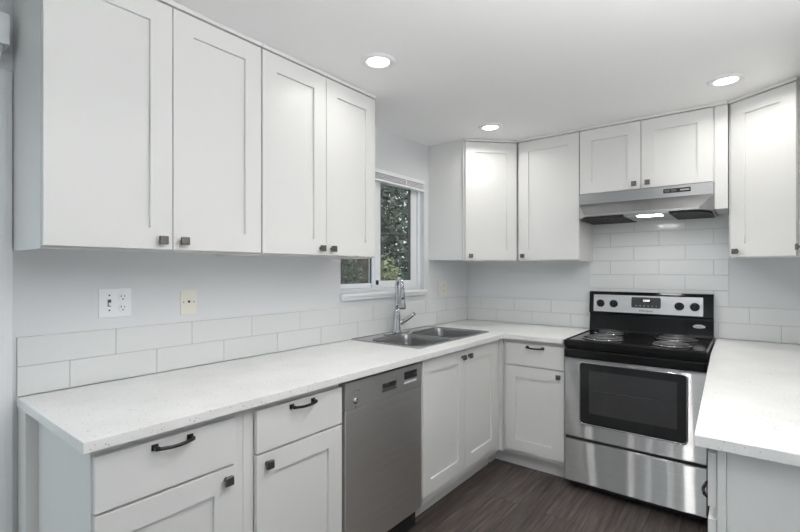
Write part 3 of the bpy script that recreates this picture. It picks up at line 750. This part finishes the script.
# ---------------------------------------------------------------- recessed ceiling lights
def can(x, y, label, power):
    t = thing('recessed_light', (x, y, ZC-0.010), label, 'ceiling light', 'recessed ceiling lights')
    m = MB(); m.lathe((x, y, ZC), [(0.050, -0.0035), (0.056, -0.009), (0.068, -0.0085), (0.077, -0.004), (0.079, -0.0002), (0.050, -0.0002)], n=40, cap0=False, cap1=False)
    m.build('trim_ring', M['trim'], t)
    MB().lathe((x, y, ZC), [(0.0495, -0.0040), (0.0495, -0.0010)], n=32).build('lens', M['lens'], t, label='lit white lens')
    d = bpy.data.lights.new('lamp_beam', 'AREA'); d.shape = 'DISK'; d.size = 0.095; d.energy = power
    d.spread = math.radians(CAN_SPREAD); d.color = (1.0, 0.975, 0.94)
    b = bpy.data.objects.new('lamp_beam', d); COL.objects.link(b); b.parent = t; b.location = (0, 0, 0.0035)
can(0.616, 1.549, 'recessed ceiling light nearest the camera, over the left counter', 1.2)
can(0.592, 2.722, 'recessed ceiling light in front of the diagonal cabinet by the window', 2.7)
can(1.862, 2.780, 'recessed ceiling light in front of the right diagonal cabinet', 2.7)
can(1.500, 1.450, 'unseen recessed ceiling light added in the middle of the kitchen, above the top picture edge', 5.6)  # out of view, added to brighten counters and sink doors
can(0.620, -1.300, 'recessed ceiling light behind the camera near the glazed door', 5.0)
can(1.050, -1.900, 'unseen recessed ceiling light added in the middle of the rear part of the room', 3.5)  # out of view, added to draw a further streak in the range steel
can(0.620, -3.000, 'unseen recessed ceiling light added at the rear of the room', 6.0)  # out of view, added for fill and another steel streak

# unseen floor lamp, added to brighten the room by ceiling bounce
fl_ = thing('added_floor_lamp', (2.28, 0.70, 0.0), 'unseen, added uplighting floor lamp by the right wall, near the open counter end', 'floor lamp')
MB().lathe((2.28, 0.70, 0.0), [(0.15, 0), (0.15, 0.012), (0.13, 0.022), (0.02, 0.03)], n=32).build('base', M['blackmatte'], fl_)
MB().lathe((2.28, 0.70, 0.03), [(0.012, 0), (0.012, 1.60), (0.03, 1.62)], n=16).build('pole', M['blackmatte'], fl_)
MB().lathe((2.28, 0.70, 1.65), [(0.03, 0.0), (0.10, 0.03), (0.17, 0.10), (0.18, 0.13), (0.172, 0.13), (0.16, 0.10), (0.09, 0.04), (0.01, 0.025)], n=36).build('bowl', M['trim'], fl_)
d = bpy.data.lights.new('added_floor_lamp_beam', 'AREA'); d.shape = 'DISK'; d.size = 0.26; d.energy = ADDED_LAMP_POWER; d.color = (1.0, 0.99, 0.975)
b = bpy.data.objects.new('added_floor_lamp_beam', d); COL.objects.link(b); b.parent = fl_; b.location = (0, 0, 1.765); b.rotation_euler = (PI, 0, 0)

# ---------------------------------------------------------------- wall plates
GP = 'electrical wall plates'
def receptacle(parent, y, z, mm, x=0.006):
    m = MB(); m.lathe((x, y, z), [(0.0165, 0), (0.0165, 0.0020), (0.0155, 0.0028)], (1, 0, 0), 24); r = m.build('receptacle', mm, parent)
    s_ = MB(); s_.box(x+0.0026, x+0.0032, y-0.0075, y-0.0050, z-0.001, z+0.008); s_.box(x+0.0026, x+0.0032, y+0.0050, y+0.0075, z, z+0.007)
    s_.lathe((x+0.0026, y, z-0.008), [(0.0028, 0), (0.0028, 0.0006)], (1, 0, 0), 10); s_.build('slots', M['blackmatte'], r)
pl = thing('switch_plate', (0.0, 0.690, 1.162), 'white double wall plate with a switch and two sockets', 'wall plate', GP)
MB().box(0.0005, 0.006, 0.633, 0.748, 1.161, 1.272, 0.002).build('plate', M['white_plastic'], pl)
receptacle(pl, 0.716, 1.238, M['white_plastic']); receptacle(pl, 0.716, 1.196, M['white_plastic'])
MB().box(0.006, 0.0068, 0.6635, 0.6755, 1.203, 1.230).build('switch_slot', M['grey_plastic'], pl)
MB().box(0.0068, 0.016, 0.6655, 0.6735, 1.206, 1.218, 0.001).build('toggle', M['white_plastic'], pl)
for z in (1.188, 1.246): MB().lathe((0.006, 0.6695, z), [(0.0032, 0), (0.0032, 0.001)], (1, 0, 0), 12).build('screw', M['grey_plastic'], pl)
pl = thing('phone_plate', (0.0, 0.980, 1.148), 'ivory wall plate with a small round jack', 'wall plate', GP)
MB().box(0.0005, 0.006, 0.944, 1.016, 1.148, 1.258, 0.002).build('plate', M['ivory'], pl)
MB().lathe((0.006, 0.980, 1.205), [(0.010, 0), (0.010, 0.001), (0.0085, 0.002)], (1, 0, 0), 20).build('bezel', M['ivory'], pl)
MB().lathe((0.008, 0.980, 1.205), [(0.0055, 0), (0.0055, 0.0006)], (1, 0, 0), 16).build('jack', M['blackmatte'], pl)
for y in (0.957, 1.003): MB().lathe((0.006, y, 1.203), [(0.0028, 0), (0.0028, 0.001)], (1, 0, 0), 12).build('screw', M['grey_plastic'], pl)
pl = thing('outlet_plate', (0.0, 3.05, 1.137), 'ivory outlet plate between the window and the back corner', 'wall plate', GP)
MB().box(0.0005, 0.006, 2.990, 3.108, 1.140, 1.256, 0.002).build('plate', M['ivory'], pl)
receptacle(pl, 3.072, 1.220, M['ivory']); receptacle(pl, 3.072, 1.177, M['ivory'])
MB().box(0.006, 0.0068, 3.016, 3.030, 1.184, 1.212).build('switch_slot', M['ivory'], pl)
MB().box(0.0068, 0.015, 3.019, 3.027, 1.198, 1.209, 0.001).build('toggle', M['ivory'], pl)

# ---------------------------------------------------------------- blind headrail over the glazed door
hr = thing('blind_valance', (0.05, -0.6, 2.022), 'white blind valance above the glazed door at the picture edge', 'blind')
m = MB(); m.box(0.070, 0.080, -1.62, 0.361, 2.067, 2.166, 0.002); m.box(0.001, 0.0695, 0.351, 0.361, 2.067, 2.166, 0.002); m.build('valance', M['white_plastic'], hr)
MB().box(0.010, 0.055, -1.61, 0.350, 2.079, 2.119, 0.003).build('track', M['white_plastic'], hr)
m = MB()
for y in (0.30, -0.6, -1.5): m.box(0.001, 0.050, y-0.012, y+0.012, 2.120, 2.139)
m.build('bracket', M['grey_plastic'], hr)
MB().poly([(0.001, 0.348, 2.022), (0.062, 0.348, 2.067), (0.001, 0.348, 2.067), (0.001, 0.322, 2.022), (0.062, 0.322, 2.067), (0.001, 0.322, 2.067)], [(0, 1, 2), (5, 4, 3), (0, 3, 4, 1), (1, 4, 5, 2), (2, 5, 3, 0)]).build('corner_brace', M['white_plastic'], hr)

# ---------------------------------------------------------------- outdoors, seen through the window
struct(MB().box(-14, -T-0.01, -6, 16, -0.35, -0.25).build('ground', M['ground']))
def tree(x, y, h, rad, zc, nleaf, lm, label, leaf=0.06, name='tree', trunk_r=0.09, group=None):
    t = thing(name, (x, y, -0.25), label, 'tree' if name == 'tree' else 'shrub', group)
    m = MB(); m.tube([(x, y, -0.25), (x+0.05, y-0.03, 0.6), (x-0.02, y+0.02, zc*0.8), (x, y, zc+rad*0.5)], [trunk_r, trunk_r*0.85, trunk_r*0.7, trunk_r*0.35], 10)
    for k in range(7):
        a = random.uniform(0, 2*PI); z = random.uniform(zc-rad*0.6, zc+rad*0.2); r = rad*0.7
        m.tube([(x, y, z), (x+r*0.5*math.cos(a), y+r*0.5*math.sin(a), z+0.15), (x+r*math.cos(a), y+r*math.sin(a), z+0.4)], [trunk_r*0.4, trunk_r*0.25, trunk_r*0.1], 6)
    m.build('trunk', M['bark'], t)
    f = MB(); bm = f.bm
    for k in range(nleaf):
        d = Vector((random.gauss(0, 1), random.gauss(0, 1), random.gauss(0, 1))).normalized()
        r = random.uniform(0.35, 1)**0.6
        c = Vector((x+d.x*rad*r, y+d.y*rad*r, zc+d.z*h*r))
        if c.z < -0.2: continue
        u = Vector((random.gauss(0, 1), random.gauss(0, 1), random.gauss(0, 0.7))).normalized(); v_ = u.orthogonal().normalized()
        w_ = u.cross(v_); s_ = leaf*random.uniform(0.6, 1.3)
        vs = [bm.verts.new(p) for p in (c-u*s_, c+v_*s_*0.45+w_*s_*0.1, c+u*s_, c-v_*s_*0.45+w_*s_*0.1)]
        bm.faces.new(vs)
    f.build('foliage', lm, t)
GT = 'greenery outside the window'
tree(-3.9, 7.25, 1.9, 1.15, 2.2, 11000, M['leaf'], 'dark evergreen tree seen through the right window pane', group=GT)
tree(-5.9, 8.45, 2.2, 1.1, 2.3, 5000, M['leaf'], 'dark evergreen tree farther off behind the fence end', group=GT)
tree(-2.5, 5.33, 0.70, 0.26, 0.95, 600, M['leaf2'], 'yellow-green shrub outside at the end of the fence', 0.045, 'shrub', 0.03, GT)
tree(-2.45, 4.35, 0.55, 0.30, 1.15, 500, M['leaf'], 'dark green shrub outside in front of the brown fence', 0.045, 'shrub', 0.03, GT)
fe = thing('fence', (-3.0, 4.1, -0.25), 'brown board fence outside beyond the window', 'fence')
for k in range(22):
    y = 2.3 + k*0.15
    MB().box(-3.01, -2.99, y, y+0.143, -0.25, 1.56+random.uniform(-0.008, 0.008), 0.002).build('board', M['fence'], fe)
for z in (0.2, 1.2): MB().box(-3.05, -3.011, 2.3, 5.6, z, z+0.09).build('rail', M['fence'], fe)
